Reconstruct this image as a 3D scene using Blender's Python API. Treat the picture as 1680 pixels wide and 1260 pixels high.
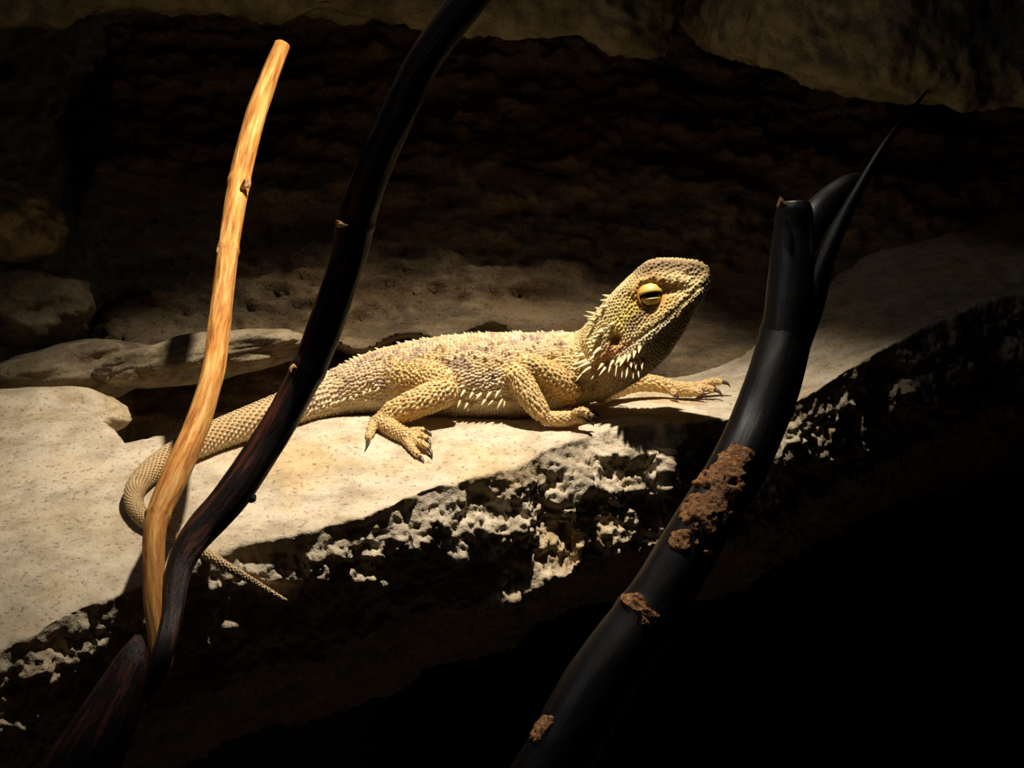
import bpy, bmesh, math, random
import numpy as np
from mathutils import Vector
from mathutils.bvhtree import BVHTree
from mathutils.kdtree import KDTree

random.seed(7)
rng = np.random.default_rng(7)
for o in list(bpy.data.objects):
    bpy.data.objects.remove(o)
SC = bpy.context.scene
COL = SC.collection

# ------------------------------------------------------------------ camera
F = 2308.0                      # focal length in pixels of the 1680 px wide frame
PITCH = math.radians(9.0)
CAM = np.array([0.0, 0.0, 0.45])
FW = np.array([0.0, math.cos(PITCH), -math.sin(PITCH)])
UP = np.array([0.0, math.sin(PITCH), math.cos(PITCH)])
RT = np.array([1.0, 0.0, 0.0])
cd = bpy.data.cameras.new('camera')
cd.sensor_width = 36.0
cd.lens = 36.0 * F / 1680.0
cd.clip_start = 0.01
cam = bpy.data.objects.new('camera', cd)
COL.objects.link(cam)
cam.location = CAM
cam.rotation_euler = (math.pi / 2 - PITCH, 0, 0)
SC.camera = cam

def W(p):
    """(right, up, ahead) measured from the photographer's eye -> world"""
    p = np.asarray(p, float)
    return CAM + p[..., 0:1] * RT + p[..., 1:2] * UP + p[..., 2:3] * FW

# ------------------------------------------------------------------ light
w = bpy.data.worlds.new('world'); SC.world = w
w.use_nodes = True
bg = w.node_tree.nodes['Background']
bg.inputs[0].default_value = (0.55, 0.7, 1.0, 1)
bg.inputs[1].default_value = 0.0006

def aim(o, src, dst):
    o.location = W(np.array(src))
    d = Vector(W(np.array(dst)) - W(np.array(src)))
    o.rotation_euler = d.to_track_quat('-Z', 'Y').to_euler()

ld = bpy.data.lights.new('basking_lamp_offscreen', 'SPOT')
ld.energy = 28.0
ld.color = (1.0, 0.90, 0.755)
ld.spot_size = math.radians(60)
ld.spot_blend = 1.0
ld.shadow_soft_size = 0.010
lo = bpy.data.objects.new('basking_lamp_offscreen', ld); COL.objects.link(lo)
aim(lo, (0.025, 0.50, 0.580), (-0.042, -0.02, 0.730))

# the dim hall the visitor stands in: its lamp glints on the left sides of the branches
rd = bpy.data.lights.new('room_light_offscreen', 'AREA')
rd.energy = 1.5
rd.color = (0.92, 0.92, 1.0)
rd.size = 0.4
ro = bpy.data.objects.new('room_light_offscreen', rd); COL.objects.link(ro)
aim(ro, (-1.70, 1.45, -0.65), (0.05, -0.05, 0.60))

SC.view_settings.view_transform = 'Standard'
SC.view_settings.look = 'None'
SC.view_settings.exposure = 0.0
SC.view_settings.gamma = 1.0
SC.view_settings.use_curve_mapping = False

# ------------------------------------------------------------------ helpers
def lin(r, g, b):
    f = lambda c: ((c / 255 + 0.055) / 1.055) ** 2.4 if c > 10 else c / 255 / 12.92
    return (f(r), f(g), f(b))

def px(x, y, z):
    return np.array([(x - 840.0) / F * z, -(y - 630.0) / F * z, z])

def hsh(ix, iy, iz, s):
    h = (ix.astype(np.int64) * 374761393 + iy.astype(np.int64) * 668265263 + iz.astype(np.int64) * 2147483647 + s * 974634777) & 0xFFFFFFFF
    h = ((h ^ (h >> 13)) * 1274126177) & 0xFFFFFFFF
    h = ((h ^ (h >> 16)) * 2246822519) & 0xFFFFFFFF
    return (h ^ (h >> 15)) & 0xFFFFFFFF

def noise(p, s=0):
    p = np.asarray(p, float)
    i = np.floor(p).astype(np.int64); f = p - i
    u = f * f * f * (f * (f * 6 - 15) + 10)
    out = 0
    for dx in (0, 1):
        for dy in (0, 1):
            for dz in (0, 1):
                h = hsh(i[..., 0] + dx, i[..., 1] + dy, i[..., 2] + dz, s)
                a = (h & 1023) / 1023.0 * 2 - 1
                b = ((h >> 10) & 1023) / 1023.0 * 2 - 1
                c = ((h >> 20) & 1023) / 1023.0 * 2 - 1
                g = a * (f[..., 0] - dx) + b * (f[..., 1] - dy) + c * (f[..., 2] - dz)
                wx = u[..., 0] if dx else 1 - u[..., 0]
                wy = u[..., 1] if dy else 1 - u[..., 1]
                wz = u[..., 2] if dz else 1 - u[..., 2]
                out = out + g * wx * wy * wz
    return out * 1.3

def fbm(p, octv=4, s=0, gain=0.5):
    a, r = 1.0, 0
    p = np.asarray(p, float)
    for k in range(octv):
        r = r + a * noise(p * 2.03 ** k, s + k * 17); a *= gain
        p = np.stack([0.36 * p[..., 0] + 0.48 * p[..., 1] - 0.8 * p[..., 2], -0.8 * p[..., 0] + 0.6 * p[..., 1], 0.48 * p[..., 0] + 0.64 * p[..., 1] + 0.6 * p[..., 2]], -1) + 3.7
    return r

def smooth(a, b, x):
    t = np.clip((np.asarray(x, float) - a) / (b - a), 0, 1)
    return t * t * (3 - 2 * t)

def spline(pts, n):
    P = np.asarray(pts, float)
    d = np.linalg.norm(np.diff(P[:, :3], axis=0), axis=1)
    t = np.concatenate([[0], np.cumsum(np.maximum(d, 1e-6))])
    m = np.zeros_like(P)
    m[1:-1] = (P[2:] - P[:-2]) / (t[2:] - t[:-2])[:, None]
    m[0] = (P[1] - P[0]) / (t[1] - t[0]); m[-1] = (P[-1] - P[-2]) / (t[-1] - t[-2])
    x = np.linspace(0, t[-1], n)
    k = np.clip(np.searchsorted(t, x, 'right') - 1, 0, len(t) - 2)
    h = (t[k + 1] - t[k])[:, None]; u = ((x - t[k])[:, None]) / h
    return ((2*u**3 - 3*u**2 + 1) * P[k] + (u**3 - 2*u**2 + u) * h * m[k]
            + (-2*u**3 + 3*u**2) * P[k + 1] + (u**3 - u**2) * h * m[k + 1])

def grid_faces(nr, nc, wrap=False):
    i = np.arange(nr - 1)[:, None]; j = np.arange(nc if wrap else nc - 1)[None, :]
    j2 = (j + 1) % nc
    return np.stack([(i * nc + j).ravel(), (i * nc + j2).ravel(),
                     ((i + 1) * nc + j2).ravel(), ((i + 1) * nc + j).ravel()], 1)

def build(name, V, faces, mat=None, parent=None, world=False, shade=True, attrs=None, origin=None, flip=False):
    V = np.asarray(V, float)
    Wv = V if world else W(V)
    if parent is not None:
        base = np.array(parent.matrix_world.translation) if parent.parent is None else ROOTS[parent.name]
        o0 = base
    elif origin is not None:
        o0 = np.asarray(origin)
    else:
        o0 = np.array([Wv[:, 0].mean(), Wv[:, 1].mean(), Wv[:, 2].min()])
    me = bpy.data.meshes.new(name)
    fl = faces.tolist() if isinstance(faces, np.ndarray) else faces
    if flip:
        fl = [f[::-1] for f in fl]
    me.from_pydata((Wv - o0).tolist(), [], fl)
    if shade:
        me.polygons.foreach_set('use_smooth', [True] * len(me.polygons))
    if attrs:
        for an, (ty, arr) in attrs.items():
            a = me.attributes.new(an, ty, 'POINT')
            a.data.foreach_set('color' if ty == 'FLOAT_COLOR' else 'vector', np.asarray(arr, np.float32).ravel())
    me.update()
    ob = bpy.data.objects.new(name, me)
    COL.objects.link(ob)
    if mat:
        me.materials.append(mat)
    if parent is not None:
        ob.parent = parent
        ob.location = (0, 0, 0)
        ROOTS[ob.name] = o0
    else:
        ob.location = o0
        ROOTS[ob.name] = o0
    return ob
ROOTS = {}

def empty(name, loc_cam):
    o = bpy.data.objects.new(name, None)
    o.empty_display_size = 0.02
    COL.objects.link(o)
    o.location = W(np.array(loc_cam))
    o.matrix_world.translation = Vector(W(np.array(loc_cam)))
    ROOTS[o.name] = np.array(W(np.array(loc_cam)))
    return o

def tag(o, label=None, cat=None, group=None, kind=None):
    if label: o['label'] = label
    if cat: o['category'] = cat
    if group: o['group'] = group
    if kind: o['kind'] = kind
    return o

def frames(C, ref):
    T = np.gradient(C, axis=0)
    T /= np.linalg.norm(T, axis=1)[:, None] + 1e-12
    ref = np.asarray(ref, float)
    B = np.cross(ref, T); B /= np.linalg.norm(B, axis=1)[:, None] + 1e-12
    A = np.cross(T, B)
    return T, A, B

class Loft:
    """rings of points; ring index grows towards the tail or the fingertips"""
    def __init__(self, C, A, B, cx, cy):
        n, m = cx.shape
        self.C = C
        self.V = (C[:, None, :] + A[:, None, :] * cx[..., None] + B[:, None, :] * cy[..., None])
        self.n, self.m = n, m
    def mesh(self, off=0):
        V = self.V.reshape(-1, 3); f = [tuple(q) for q in (grid_faces(self.n, self.m, True) + off)]
        V = np.vstack([V, self.V[0].mean(0), self.V[-1].mean(0)])
        a, b = self.n * self.m + off, self.n * self.m + 1 + off
        for j in range(self.m):
            f.append((a, (j + 1) % self.m + off, j + off))
            l = (self.n - 1) * self.m + off
            f.append((b, l + j, l + (j + 1) % self.m))
        return V, f
    def at(self, i, t):
        i = np.clip(i, 0, self.n - 1.001); i0 = int(i); fi = i - i0
        t = (t % 1.0) * self.m; j0 = int(t) % self.m; ft = t - int(t); j1 = (j0 + 1) % self.m
        V = self.V
        return ((V[i0, j0] * (1 - ft) + V[i0, j1] * ft) * (1 - fi) + (V[i0 + 1, j0] * (1 - ft) + V[i0 + 1, j1] * ft) * fi)

def round_loft(pts, n=24, m=16, ref=(0, 0, 1), ends=True):
    """pts: x px, y px, depth m, radius px (radius px is turned into metres at that depth)"""
    P = np.array([list(px(a, b, z)) + [r * z / F] for a, b, z, r in pts])
    S = spline(P, n)
    C = S[:, :3]; r = np.maximum(S[:, 3], 1e-4)
    if ends:
        k = np.linspace(0, 1, n); L = np.sum(np.linalg.norm(np.diff(C, axis=0), axis=1))
        de = np.minimum(k, 1 - k) * L
        r = r * np.sqrt(np.clip(1 - (1 - np.clip(de / (r + 1e-9), 0, 1)) ** 2, 0.03, 1))
    T, A, B = frames(C, ref)
    th = np.linspace(0, 2 * math.pi, m, endpoint=False)
    return Loft(C, A, B, r[:, None] * np.cos(th)[None], r[:, None] * np.sin(th)[None])

# ------------------------------------------------------------------ materials
def mat(name):
    m = bpy.data.materials.new(name); m.use_nodes = True
    nt = m.node_tree; b = nt.nodes['Principled BSDF']
    return m, nt, b

def N(nt, t, **kw):
    n = nt.nodes.new(t)
    for k, v in kw.items():
        if k in n.inputs: n.inputs[k].default_value = v
        else: setattr(n, k, v)
    return n

def ramp(nt, stops):
    r = nt.nodes.new('ShaderNodeValToRGB')
    e = r.color_ramp.elements
    while len(e) < len(stops): e.new(0.5)
    for q, (p, c) in zip(e, stops):
        q.position = p; q.color = (*c, 1)
    return r

def rock_material(name, c1, c2, c3, speck=0.55, bump=0.35, strata=0.0, stain=0.0):
    m, nt, b = mat(name); L = nt.links.new
    geo = N(nt, 'ShaderNodeNewGeometry')
    src = geo.outputs['Position']
    mp = N(nt, 'ShaderNodeMapping')
    mp.inputs['Rotation'].default_value = (0, math.radians(10) if strata else 0, 0)
    mp.inputs['Scale'].default_value = (1 - 0.75 * strata, 1 - 0.5 * strata, 1 + strata)
    L(src, mp.inputs['Vector'])
    n1 = N(nt, 'ShaderNodeTexNoise', Scale=16.0, Detail=6.0, Roughness=0.6)
    n2 = N(nt, 'ShaderNodeTexNoise', Scale=60.0, Detail=5.0, Roughness=0.65)
    n3 = N(nt, 'ShaderNodeTexNoise', Scale=420.0, Detail=3.0, Roughness=0.6)
    n4 = N(nt, 'ShaderNodeTexNoise', Scale=900.0, Detail=2.0, Roughness=0.6)
    for n in (n1, n2): L(mp.outputs[0], n.inputs['Vector'])
    for n in (n3, n4): L(src, n.inputs['Vector'])
    r1 = ramp(nt, [(0.36, c1), (0.52, c2), (0.66, c3)])
    L(n1.outputs['Fac'], r1.inputs[0])
    r2 = ramp(nt, [(0.36, (0.42, 0.38, 0.34)), (0.58, (1, 1, 1))])
    L(n2.outputs['Fac'], r2.inputs[0])
    mx = N(nt, 'ShaderNodeMix', data_type='RGBA', blend_type='MULTIPLY'); mx.inputs[0].default_value = 0.55
    L(r1.outputs[0], mx.inputs[6]); L(r2.outputs[0], mx.inputs[7])
    r3 = ramp(nt, [(0.33, (0.16, 0.13, 0.11)), (0.43, (1, 1, 1))])
    L(n3.outputs['Fac'], r3.inputs[0])
    mx2 = N(nt, 'ShaderNodeMix', data_type='RGBA', blend_type='MULTIPLY'); mx2.inputs[0].default_value = speck
    L(mx.outputs[2], mx2.inputs[6]); L(r3.outputs[0], mx2.inputs[7])
    n5 = N(nt, 'ShaderNodeTexNoise', Scale=34.0, Detail=8.0, Roughness=0.7)
    L(mp.outputs[0], n5.inputs['Vector'])
    r5 = ramp(nt, [(0.40, (0.14, 0.13, 0.13)), (0.53, (1, 1, 1))]); L(n5.outputs['Fac'], r5.inputs[0])
    mx3 = N(nt, 'ShaderNodeMix', data_type='RGBA', blend_type='MULTIPLY'); mx3.inputs[0].default_value = stain
    L(mx2.outputs[2], mx3.inputs[6]); L(r5.outputs[0], mx3.inputs[7])
    L(mx3.outputs[2], b.inputs['Base Color'])
    b.inputs['Roughness'].default_value = 0.9
    b.inputs['Specular IOR Level'].default_value = 0.25
    ad = N(nt, 'ShaderNodeMath', operation='ADD')
    L(n3.outputs['Fac'], ad.inputs[0]); L(n4.outputs['Fac'], ad.inputs[1])
    bp = N(nt, 'ShaderNodeBump', Strength=bump, Distance=0.0012)
    L(ad.outputs[0], bp.inputs['Height']); L(bp.outputs[0], b.inputs['Normal'])
    return m

M_ledge = rock_material('pale_sandstone', lin(182, 164, 134), lin(198, 184, 160), lin(196, 172, 132), 0.6, 0.4)
M_slab = rock_material('brown_sandstone', lin(118, 92, 62), lin(142, 122, 92), lin(96, 82, 68), 0.7, 1.0, 0.7, stain=0.5)
M_over = rock_material('grey_rock', lin(128, 122, 96), lin(150, 140, 112), lin(110, 100, 78), 0.5, 0.6, stain=0.3)
M_bould = rock_material('mossy_grey_rock', lin(118, 104, 80), lin(146, 130, 104), lin(104, 92, 62), 0.5, 0.6, stain=0.5)
M_dark = rock_material('dark_earth', lin(60, 50, 38), lin(72, 60, 44), lin(48, 42, 34), 0.5, 0.6)

def bark_material(name, c_dark, c_mid, c_light, rough, spec, gscale=1.0, bump=0.5, tinted=False):
    m, nt, b = mat(name); L = nt.links.new
    at = N(nt, 'ShaderNodeAttribute', attribute_name='grain')
    n1 = N(nt, 'ShaderNodeTexNoise', Scale=380.0 * gscale, Detail=6.0, Roughness=0.65)
    n2 = N(nt, 'ShaderNodeTexNoise', Scale=60.0, Detail=4.0)
    L(at.outputs['Vector'], n1.inputs['Vector']); L(at.outputs['Vector'], n2.inputs['Vector'])
    r = ramp(nt, [(0.32, c_dark), (0.5, c_mid), (0.68, c_light)])
    L(n1.outputs['Fac'], r.inputs[0])
    r2 = ramp(nt, [(0.35, (0.55, 0.5, 0.5)), (0.6, (1, 1, 1))])
    L(n2.outputs['Fac'], r2.inputs[0])
    mx = N(nt, 'ShaderNodeMix', data_type='RGBA', blend_type='MULTIPLY'); mx.inputs[0].default_value = 0.6
    L(r.outputs[0], mx.inputs[6]); L(r2.outputs[0], mx.inputs[7])
    ta = N(nt, 'ShaderNodeAttribute', attribute_name='tint')
    mt = N(nt, 'ShaderNodeMix', data_type='RGBA', blend_type='MULTIPLY'); mt.inputs[0].default_value = 1.0 if tinted else 0.0
    L(mx.outputs[2], mt.inputs[6]); L(ta.outputs['Color'], mt.inputs[7])
    L(mt.outputs[2], b.inputs['Base Color'])
    b.inputs['Roughness'].default_value = rough
    b.inputs['Specular IOR Level'].default_value = spec
    bp = N(nt, 'ShaderNodeBump', Strength=bump, Distance=0.0015)
    L(n1.outputs['Fac'], bp.inputs['Height']); L(bp.outputs[0], b.inputs['Normal'])
    return m

M_twig = bark_material('golden_bark', lin(140, 76, 30), lin(214, 146, 66), lin(240, 196, 120), 0.6, 0.2, 1.0, 1.0)
M_limb = bark_material('dark_brown_bark', lin(14, 9, 7), lin(40, 25, 20), lin(124, 64, 42), 0.45, 0.45, 1.0, 1.0)  # near-black to reddish brown grain, the same over the whole limb and trunk
M_pole = bark_material('black_smooth_bark', lin(9, 9, 10), lin(13, 13, 15), lin(22, 20, 20), 0.42, 0.6, 0.7, 0.25)
M_flake = bark_material('rusty_bark', lin(104, 58, 26), lin(206, 136, 70), lin(238, 200, 146), 0.45, 0.5, 1.6, 1.0)
M_bud = bark_material('pale_bud', lin(120, 80, 50), lin(200, 150, 100), lin(230, 200, 150), 0.6, 0.3)

def vcol_material(name, rough=0.5, spec=0.4, bump=0.25, scale=900.0):
    m, nt, b = mat(name); L = nt.links.new
    at = N(nt, 'ShaderNodeAttribute', attribute_name='tint')
    geo = N(nt, 'ShaderNodeNewGeometry')
    n1 = N(nt, 'ShaderNodeTexNoise', Scale=scale, Detail=3.0)
    L(geo.outputs['Position'], n1.inputs['Vector'])
    r = ramp(nt, [(0.3, (0.72, 0.68, 0.66)), (0.62, (1, 1, 1))]); L(n1.outputs['Fac'], r.inputs[0])
    mx = N(nt, 'ShaderNodeMix', data_type='RGBA', blend_type='MULTIPLY'); mx.inputs[0].default_value = 0.7
    L(at.outputs['Color'], mx.inputs[6]); L(r.outputs[0], mx.inputs[7])
    L(mx.outputs[2], b.inputs['Base Color'])
    b.inputs['Roughness'].default_value = rough
    b.inputs['Specular IOR Level'].default_value = spec
    bp = N(nt, 'ShaderNodeBump', Strength=bump, Distance=0.0006)
    L(n1.outputs['Fac'], bp.inputs['Height']); L(bp.outputs[0], b.inputs['Normal'])
    return m

def plain(name, c, rough=0.5, spec=0.4, var=0.25, scale=500.0):
    m, nt, b = mat(name); L = nt.links.new
    geo = N(nt, 'ShaderNodeNewGeometry')
    n1 = N(nt, 'ShaderNodeTexNoise', Scale=scale, Detail=3.0)
    L(geo.outputs['Position'], n1.inputs['Vector'])
    r = ramp(nt, [(0.3, tuple(q * (1 - var) for q in c)), (0.65, c)]); L(n1.outputs['Fac'], r.inputs[0])
    L(r.outputs[0], b.inputs['Base Color'])
    b.inputs['Roughness'].default_value = rough
    b.inputs['Specular IOR Level'].default_value = spec
    return m

M_skin = vcol_material('lizard_skin', 0.6, 0.3, 0.4)
M_scale = vcol_material('lizard_scales', 0.5, 0.4, 0.15)
M_spike = plain('horn_spike', lin(226, 206, 158), 0.4, 0.5)
M_claw = plain('dark_claw', lin(72, 50, 34), 0.3, 0.5)
M_lid = plain('yellow_eyelid', lin(206, 178, 92), 0.45, 0.5, 0.2, 1500)
M_orbit = plain('orange_orbit_skin', lin(196, 136, 46), 0.5, 0.4, 0.35, 1500)
M_eye = plain('dark_eye', lin(14, 10, 8), 0.12, 0.6)
M_pit = plain('ear_membrane', lin(60, 22, 14), 0.5, 0.3)

# ------------------------------------------------------------------ the enclosure
def quad(name, pts, m, **k):
    # a gently uneven sheet between four corners, 40 x 40
    a, b, c, d = [np.array(p, float) for p in pts]
    u = np.linspace(0, 1, 41)[:, None, None]; v = np.linspace(0, 1, 41)[None, :, None]
    V = ((a * (1 - v) + b * v) * (1 - u) + (d * (1 - v) + c * v) * u).reshape(-1, 3)
    n = np.cross(b - a, d - a); n /= np.linalg.norm(n)
    V = V + n * (fbm(V * 9.0, 4, 3) * 0.008)[:, None]
    o = build(name, V, grid_faces(41, 41), m, world=True, **k)
    o['kind'] = 'structure'
    return o
quad('floor', [(-0.9, 0.2, 0), (0.9, 0.2, 0), (0.9, 1.35, 0), (-0.9, 1.35, 0)], M_dark)
quad('wall_back', [(-0.9, 1.32, 0), (0.9, 1.32, 0), (0.9, 1.32, 1.1), (-0.9, 1.32, 1.1)], M_dark)
quad('wall_right', [(0.72, 0.3, 0), (0.72, 1.34, 0), (0.72, 1.34, 1.1), (0.72, 0.3, 1.1)], M_dark, flip=True)

# ------------------------------------------------------------------ rock ledge
ZC = 0.715
def k_of(z):
    return 0.42 + (0.16 - 0.42) * smooth(ZC - 0.018, ZC + 0.018, z)
_zz = np.linspace(0.40, 1.40, 2001)
_g = np.concatenate([[0], np.cumsum(k_of((_zz[1:] + _zz[:-1]) / 2) * np.diff(_zz))])
_g = _g - np.interp(ZC, _zz, _g) - 0.0195
def gsurf(z):
    return np.interp(z, _zz, _g)
def surfZ(x, y):
    """depth at which a pixel's ray meets the ledge top"""
    v = -(y - 630.0) / F
    d = v * _zz - _g
    k = np.where(d <= 0)[0]
    return float(_zz[k[0]]) if len(k) else 1.3
edge_left = [(-950, 1500), (-600, 1350), (-330, 1225), (-150, 1140), (0, 1069), (67, 1033), (156, 989), (236, 955), (300, 932), (360, 911), (470, 878), (558, 856), (646, 825), (756, 790), (822, 770), (880, 746), (932, 726), (985, 706)]
edge = [(a, b, surfZ(a, b)) for a, b in edge_left]
edge += [(1060, 697, .715), (1150, 692, .723), (1230, 682, .735), (1310, 655, .75), (1400, 600, .775), (1500, 545, .80), (1640, 490, .83), (1850, 430, .87), (2050, 400, .90)]
E = spline(np.array([px(*e) for e in edge]), 1200)
_wob = fbm(np.stack([E[:, 0] * 38, E[:, 2] * 38, 0 * E[:, 0]], 1), 3, 77) * 0.0050
E[:, 1] += gsurf(E[:, 2] + _wob) - gsurf(E[:, 2]); E[:, 2] += _wob
NT, NF = 150, 260
# rows from far back to the edge, then over it, down the face and in under it
rows = []
sl = np.linspace(1.0, 0.0, NT) ** 1.25
Ze = E[:, 2]
X = E[:, 0]
ye_off = E[:, 1] - gsurf(Ze)
Zb = np.interp(X, [-0.5, -0.30, -0.235, -0.19, -0.12, -0.05, 0.0, 0.06, 0.12], [0.80, 0.78, 0.755, 0.690, 0.735, 0.785, 0.785, 0.83, 1.4])
for q in sl:
    Z = Ze + (1.16 - Ze) * q
    Y = gsurf(Z) + ye_off + 0.22 * np.clip(X - 0.10, 0, 1) ** 1.0 * np.clip(Z - Ze - 0.03, 0, 1) * 6.0
    Y = Y - 0.09 * smooth(0.0, 0.028, Z - Zb)
    rows.append(np.stack([X, Y, Z], 1))
dn = np.array([0, -math.cos(PITCH), math.sin(PITCH)])
bk = np.array([0, math.sin(PITCH), math.cos(PITCH)])
prof = []
for i in range(1, NF + 1):
    s = i / NF
    L_ = 0.235 * s
    d1 = min(L_, 0.062); d2 = max(0, L_ - 0.062)
    prof.append((d1 + 0.45 * d2, 0.9 * d2, min(1.0, d1 / 0.062), d1 - d2 * 0.35))
fh = np.interp(X, [-0.3, -0.1, 0.05, 0.2, 0.4], [0.85, 1.0, 1.0, 1.1, 1.2])
slope = np.interp(X, [-0.30, -0.05, -0.01, 0.03, 0.075, 0.10], [-0.18, -0.20, 0.04, 0.34, 0.26, -0.1])   # the broken face leans out below the lizard's chest
_rn = fbm(np.stack([X * 30, 0 * X, 0 * X], 1), 3, 88)
for a, b, q, dd in prof:
    out = slope * max(0.0, dd) + np.clip(0.55 + 1.2 * _rn, 0, 1.4) * 0.007 * math.exp(-((dd - 0.030) / 0.010) ** 2)
    rows.append(E + dn * (a * fh)[:, None] + bk * (b - out)[:, None])
R = np.stack(rows, 0)
nr, nc = R.shape[:2]
for _ in range(4):      # round the brow of the ledge
    R[NT - 8:NT + 8] = 0.25 * R[NT - 9:NT + 7] + 0.5 * R[NT - 8:NT + 8] + 0.25 * R[NT - 7:NT + 9]
# normals for displacement
du = np.gradient(R, axis=1); dv = np.gradient(R, axis=0)
nn = np.cross(du, dv); nn /= np.linalg.norm(nn, axis=2)[..., None] + 1e-12
if nn[NT // 2, nc // 2, 1] < 0: nn = -nn
face = np.zeros(nr); face[NT:] = smooth(0, 0.07, np.arange(1, NF + 1) / NF)
P = R
low = fbm(P * 14, 3, 11) * 0.0022
fine = fbm(P * 90, 3, 12) * 0.0005
lump = fbm(P * np.array([26, 40, 30]), 2, 21) * 0.0080
mid = fbm(P * np.array([85, 120, 95]), 2, 22, 0.55) * 0.0036
grit = fbm(P * 240, 3, 23, 0.65) * 0.0022
fc = face[:, None]
disp = (1 - fc) * (low + fine) + fc * (lump + mid + grit)
# chipped edge
near_edge = np.exp(-((np.arange(nr) - NT) / 5.0) ** 2)[:, None]
disp = disp + near_edge * fbm(P * 120, 3, 31) * 0.0016
R = R + nn * disp[..., None]
ledge = build('rock_ledge', R.reshape(-1, 3), grid_faces(nr, nc), M_ledge)
tag(ledge, 'pale sandstone ledge with smooth top and rough broken front, lizard lying on it', 'rock', kind='thing')

# ------------------------------------------------------------------ slab behind
def relief(name, xs, ys, depth, amp, m, label, seed, cat='rock'):
    gx, gy = np.meshgrid(xs, ys)
    Z = depth(gx, gy)
    V = np.stack([(gx - 840) / F * Z, -(gy - 630) / F * Z, Z], 2)
    du = np.gradient(V, axis=1); dv = np.gradient(V, axis=0)
    n = np.cross(du, dv); n /= np.linalg.norm(n, axis=2)[..., None]
    if n[..., 2].mean() > 0: n = -n
    n = n * 0 + np.array([0, 0.3, -0.954])
    V = V + n * amp(V, gx, gy)[..., None]
    o = build(name, V.reshape(-1, 3), grid_faces(len(ys), len(xs)), m)
    tag(o, label, cat, kind='thing')
    return o

def slab_depth(x, y):
    z = np.interp(y, [-150, 60, 180, 300, 430, 470, 520, 600, 680, 800], [1.12, 1.09, 1.065, 1.02, 0.985, 0.965, 0.935, 0.875, 0.85, 0.85])
    z = z + 0.13 * smooth(190, 60, x) + 0.0
    z = z - 0.03 * smooth(1150, 1600, x)
    z = z + 0.30 * smooth(640, 690, y) * smooth(820, 880, x)
    z = z + 0.13 * smooth(0, 14, y - (556 - (x - 640) * 0.09) - 10 * np.sin(x * 0.045)) * smooth(150, 220, x) * smooth(850, 770, x)
    return z
def slab_amp(V, x, y):
    yy = y + (x - 700) * 0.16        # beds dip like the layers in the rock
    rough = smooth(535, 500, yy) * 0.75 + 0.25
    beds = noise(np.stack([V[..., 0] * 6, (V[..., 1] - 0.17 * V[..., 0]) * 40, V[..., 2] * 6], -1), 41) * 0.006
    return rough * (beds + fbm(V * np.array([18, 40, 18]), 4, 42, 0.55) * 0.017 + fbm(V * np.array([60, 95, 60]), 3, 43, 0.6) * 0.0085) + 0.004 * fbm(V * 8, 2, 44)
relief('rock_slab', np.arange(-260, 1960, 6.0), np.arange(-140, 800, 5.0), slab_depth, slab_amp, M_slab,
       'brown layered rock slope rising behind the lizard into the dark', 5)

# ------------------------------------------------------------------ overhang above
def overhang(name, pts, m, label, seed, up=0.16, back=0.16):
    E2 = spline(np.array([px(*e) for e in pts]), 300)
    rows = []
    upv = np.array([0, math.cos(PITCH), -math.sin(PITCH)])
    for q in np.linspace(1, 0, 60):
        rows.append(E2 + upv * (up * q ** 1.2) + bk * (0.05 * (q ** 0.5) * 0 + 0.02 * q + 0.02 * (1 - math.sqrt(1 - (1 - q) ** 6 * 0.999))))
    for q in np.linspace(0, 1, 50)[1:]:
        rows.append(E2 + bk * (0.02 + back * q) + upv * (0.02 * q))
    V = np.stack(rows, 0)
    du = np.gradient(V, axis=1); dv = np.gradient(V, axis=0)
    n = np.cross(du, dv); n /= np.linalg.norm(n, axis=2)[..., None] + 1e-12
    if n[10, 150, 2] > 0: n = -n
    V = V + n * (fbm(V * 18, 4, seed) * 0.012 + fbm(V * 120, 3, seed + 1) * 0.0022)[..., None]
    o = build(name, V.reshape(-1, 3), grid_faces(V.shape[0], V.shape[1]), m)
    tag(o, label, 'rock', kind='thing')
    return o
overhang('overhanging_rock', [(-300, 60, .90), (-60, 36, .90), (60, 26, .90), (110, 16, .90), (150, 4, .90), (260, 2, .90), (400, 8, .90), (500, 20, .90), (600, 24, .90), (700, 30, .90), (790, 36, .90), (870, 46, .90), (960, 62, .90), (1040, 84, .905), (1088, 92, .915), (1108, 78, .93), (1108, 40, .95), (1085, 0, .985), (1060, -60, .99)],
         M_over, 'grey rock lip hanging over the dark hollow, ending at a crack', 61)
overhang('overhanging_rock', [(1105, -70, .99), (1120, -10, .975), (1150, 40, .935), (1190, 80, .90), (1240, 104, .86), (1310, 122, .83), (1390, 136, .815), (1460, 152, .805), (1540, 168, .805), (1650, 176, .805), (1800, 186, .805), (2000, 200, .805)],
         M_over, 'greenish grey rock beyond the crack, sinking into darkness', 71)

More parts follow.
